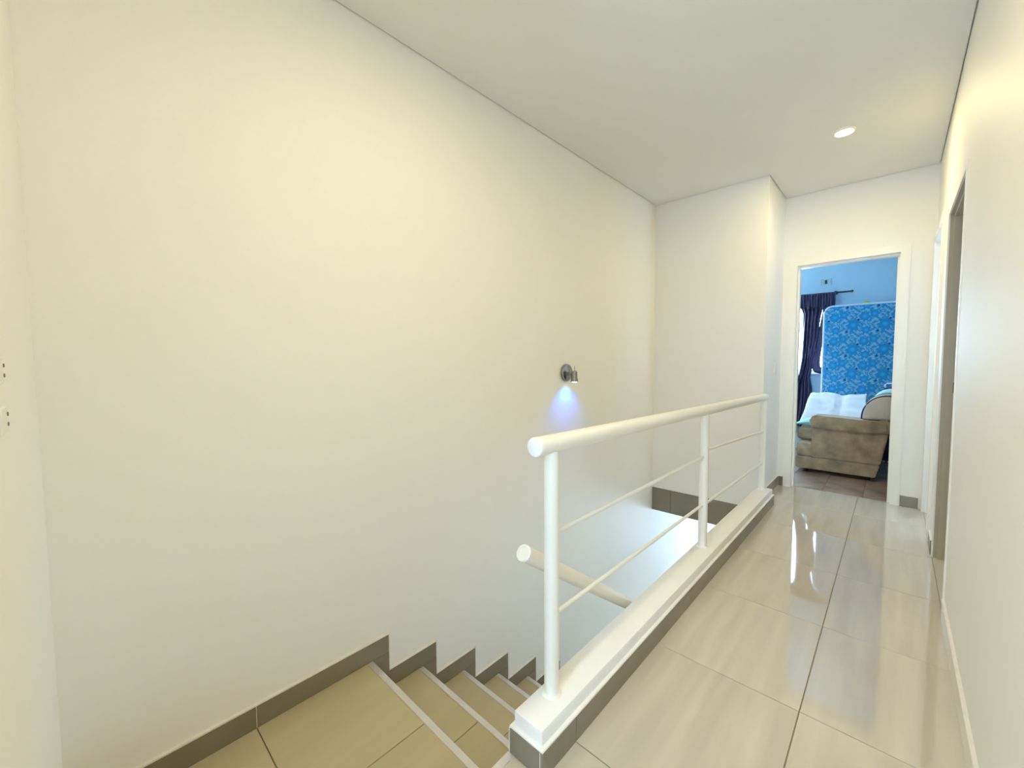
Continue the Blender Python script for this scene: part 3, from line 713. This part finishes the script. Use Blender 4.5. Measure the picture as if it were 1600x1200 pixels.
bm = BM(); bmesh.ops.create_icosphere(bm, subdivisions=2, radius=0.03)
for v in bm.verts:
    v.co = Vector((v.co.x*1.1, v.co.y*0.8, max(-0.006, v.co.z*0.8)))*(1+0.15*noise.noise(v.co*40))
bmesh.ops.translate(bm, verts=bm.verts[:], vec=(-0.27, 6.40, MZ1+0.012)); build('foam', bm, M_YEL, Y, smooth=True)

# curtain rod and curtain
RY, RZ = 6.54, 2.018
RD = thing('curtain_rod', 'dark metal curtain rod above the bedroom window', 'curtain rod', (-1.3, RY, RZ))
bm = BM(); tube(bm, [(-2.5, RY, RZ+0.012), (-0.425, RY, RZ-0.002)], 0.0105, 12); build('rod', bm, M_DARK, RD, smooth=True, auto=50)
bm = BM(); lathe(bm, [(0, -0.01), (0.014, -0.008), (0.017, 0.0), (0.014, 0.012), (0, 0.016)], (-0.418, RY, RZ-0.002), (1, 0, 0), 14); build('finial', bm, M_DARK, RD, smooth=True)
for x in (-0.575, -2.4):
    bm = BM(); tube(bm, [(x, RY, RZ), (x, BY1-0.001, RZ)], 0.008, 10); lathe(bm, [(0, 0), (0.022, 0), (0.022, -0.006), (0, -0.006)], (x, BY1, RZ), (0, 1, 0), 14); lathe(bm, [(0.0115, -0.012), (0.018, -0.01), (0.018, 0.01), (0.0115, 0.012)], (x, RY, RZ), (1, 0, 0), 14); build('bracket', bm, M_DARK, RD, smooth=True, auto=40)
CT = thing('curtain', 'dark navy curtain hanging in folds with its side looped up', 'curtain', (-0.8, RY, 0.3))
def lerp_tab(tab, z):
    for (z0_, v0), (z1_, v1) in zip(tab, tab[1:]):
        if z0_ >= z >= z1_: return v0+(v1-v0)*(z0_-z)/(z0_-z1_)
    return tab[-1][1] if z < tab[-1][0] else tab[0][1]
LEFT = [(2.01, -0.945), (1.86, -0.93), (1.78, -0.90), (1.2, -0.905), (0.99, -0.93), (0.86, -1.0), (0.3, -1.06)]
RIGHT = [(2.01, -0.70), (1.86, -0.70), (1.70, -0.725), (1.45, -0.735), (1.2, -0.765), (0.95, -0.80), (0.80, -0.775), (0.5, -0.785), (0.3, -0.815)]
bm = BM(); NU, NV = 90, 60; grid = []
for j in range(NV+1):
    z = 2.003+(0.30-2.003)*j/NV; xl, xr = lerp_tab(LEFT, z), lerp_tab(RIGHT, z); row = []
    for i in range(NU+1):
        u = i/NU; wob = 0.35*noise.noise(Vector((u*2.2, z*1.1, 0.5)))
        row.append(bm.verts.new((xl+(xr-xl)*u+0.006*math.sin(u*41+z*2), RY-0.005+0.026*math.sin(2*PI*(5.2*u+wob))+0.008*math.sin(2*PI*11*u+z*3), z)))
    grid.append(row)
for j in range(NV):
    for i in range(NU): bm.faces.new((grid[j][i], grid[j][i+1], grid[j+1][i+1], grid[j+1][i]))
o = build('panel', bm, M_CURT, CT, smooth=True); md = o.modifiers.new('thickness', 'SOLIDIFY'); md.thickness = 0.004
# gathered heading
bm = BM(); grid = []
for j in range(9):
    z = 2.012-0.155*j/8-0.0; row = []
    for i in range(NU+1):
        u = i/NU; x = -0.945+(-0.575+0.945)*u
        row.append(bm.verts.new((x, RY-0.034+0.010*math.sin(2*PI*13*u)+0.005*math.sin(2*PI*5*u+j*0.3), z-(0.025*math.sin(u*17)**2)*j/8)))
    grid.append(row)
for j in range(8):
    for i in range(NU): bm.faces.new((grid[j][i], grid[j][i+1], grid[j+1][i+1], grid[j+1][i]))
o = build('heading', bm, M_CURT, CT, smooth=True); md = o.modifiers.new('thickness', 'SOLIDIFY'); md.thickness = 0.004
# looped-up side
loop = [(-0.655, 1.93), (-0.668, 1.78), (-0.690, 1.62), (-0.712, 1.46), (-0.735, 1.30), (-0.750, 1.17), (-0.748, 1.09), (-0.725, 1.045), (-0.690, 1.035), (-0.655, 1.06), (-0.640, 1.12), (-0.635, 1.22), (-0.63, 1.40), (-0.625, 1.70), (-0.622, 1.93)]
rad = [0.030, 0.032, 0.034, 0.036, 0.040, 0.046, 0.048, 0.046, 0.044, 0.044, 0.040, 0.036, 0.030, 0.026, 0.024]
bm = BM(); tube(bm, [(p[0], RY-0.008, p[1]) for p in loop], rad, 18, squash=(0.5, 1.0))
for v in bm.verts:
    nn = noise.noise(Vector((v.co.x*14, v.co.y*40, v.co.z*2.5))); v.co.x += 0.010*nn; v.co.y += 0.008*nn
build('looped_side', bm, M_CURT, CT, smooth=True)
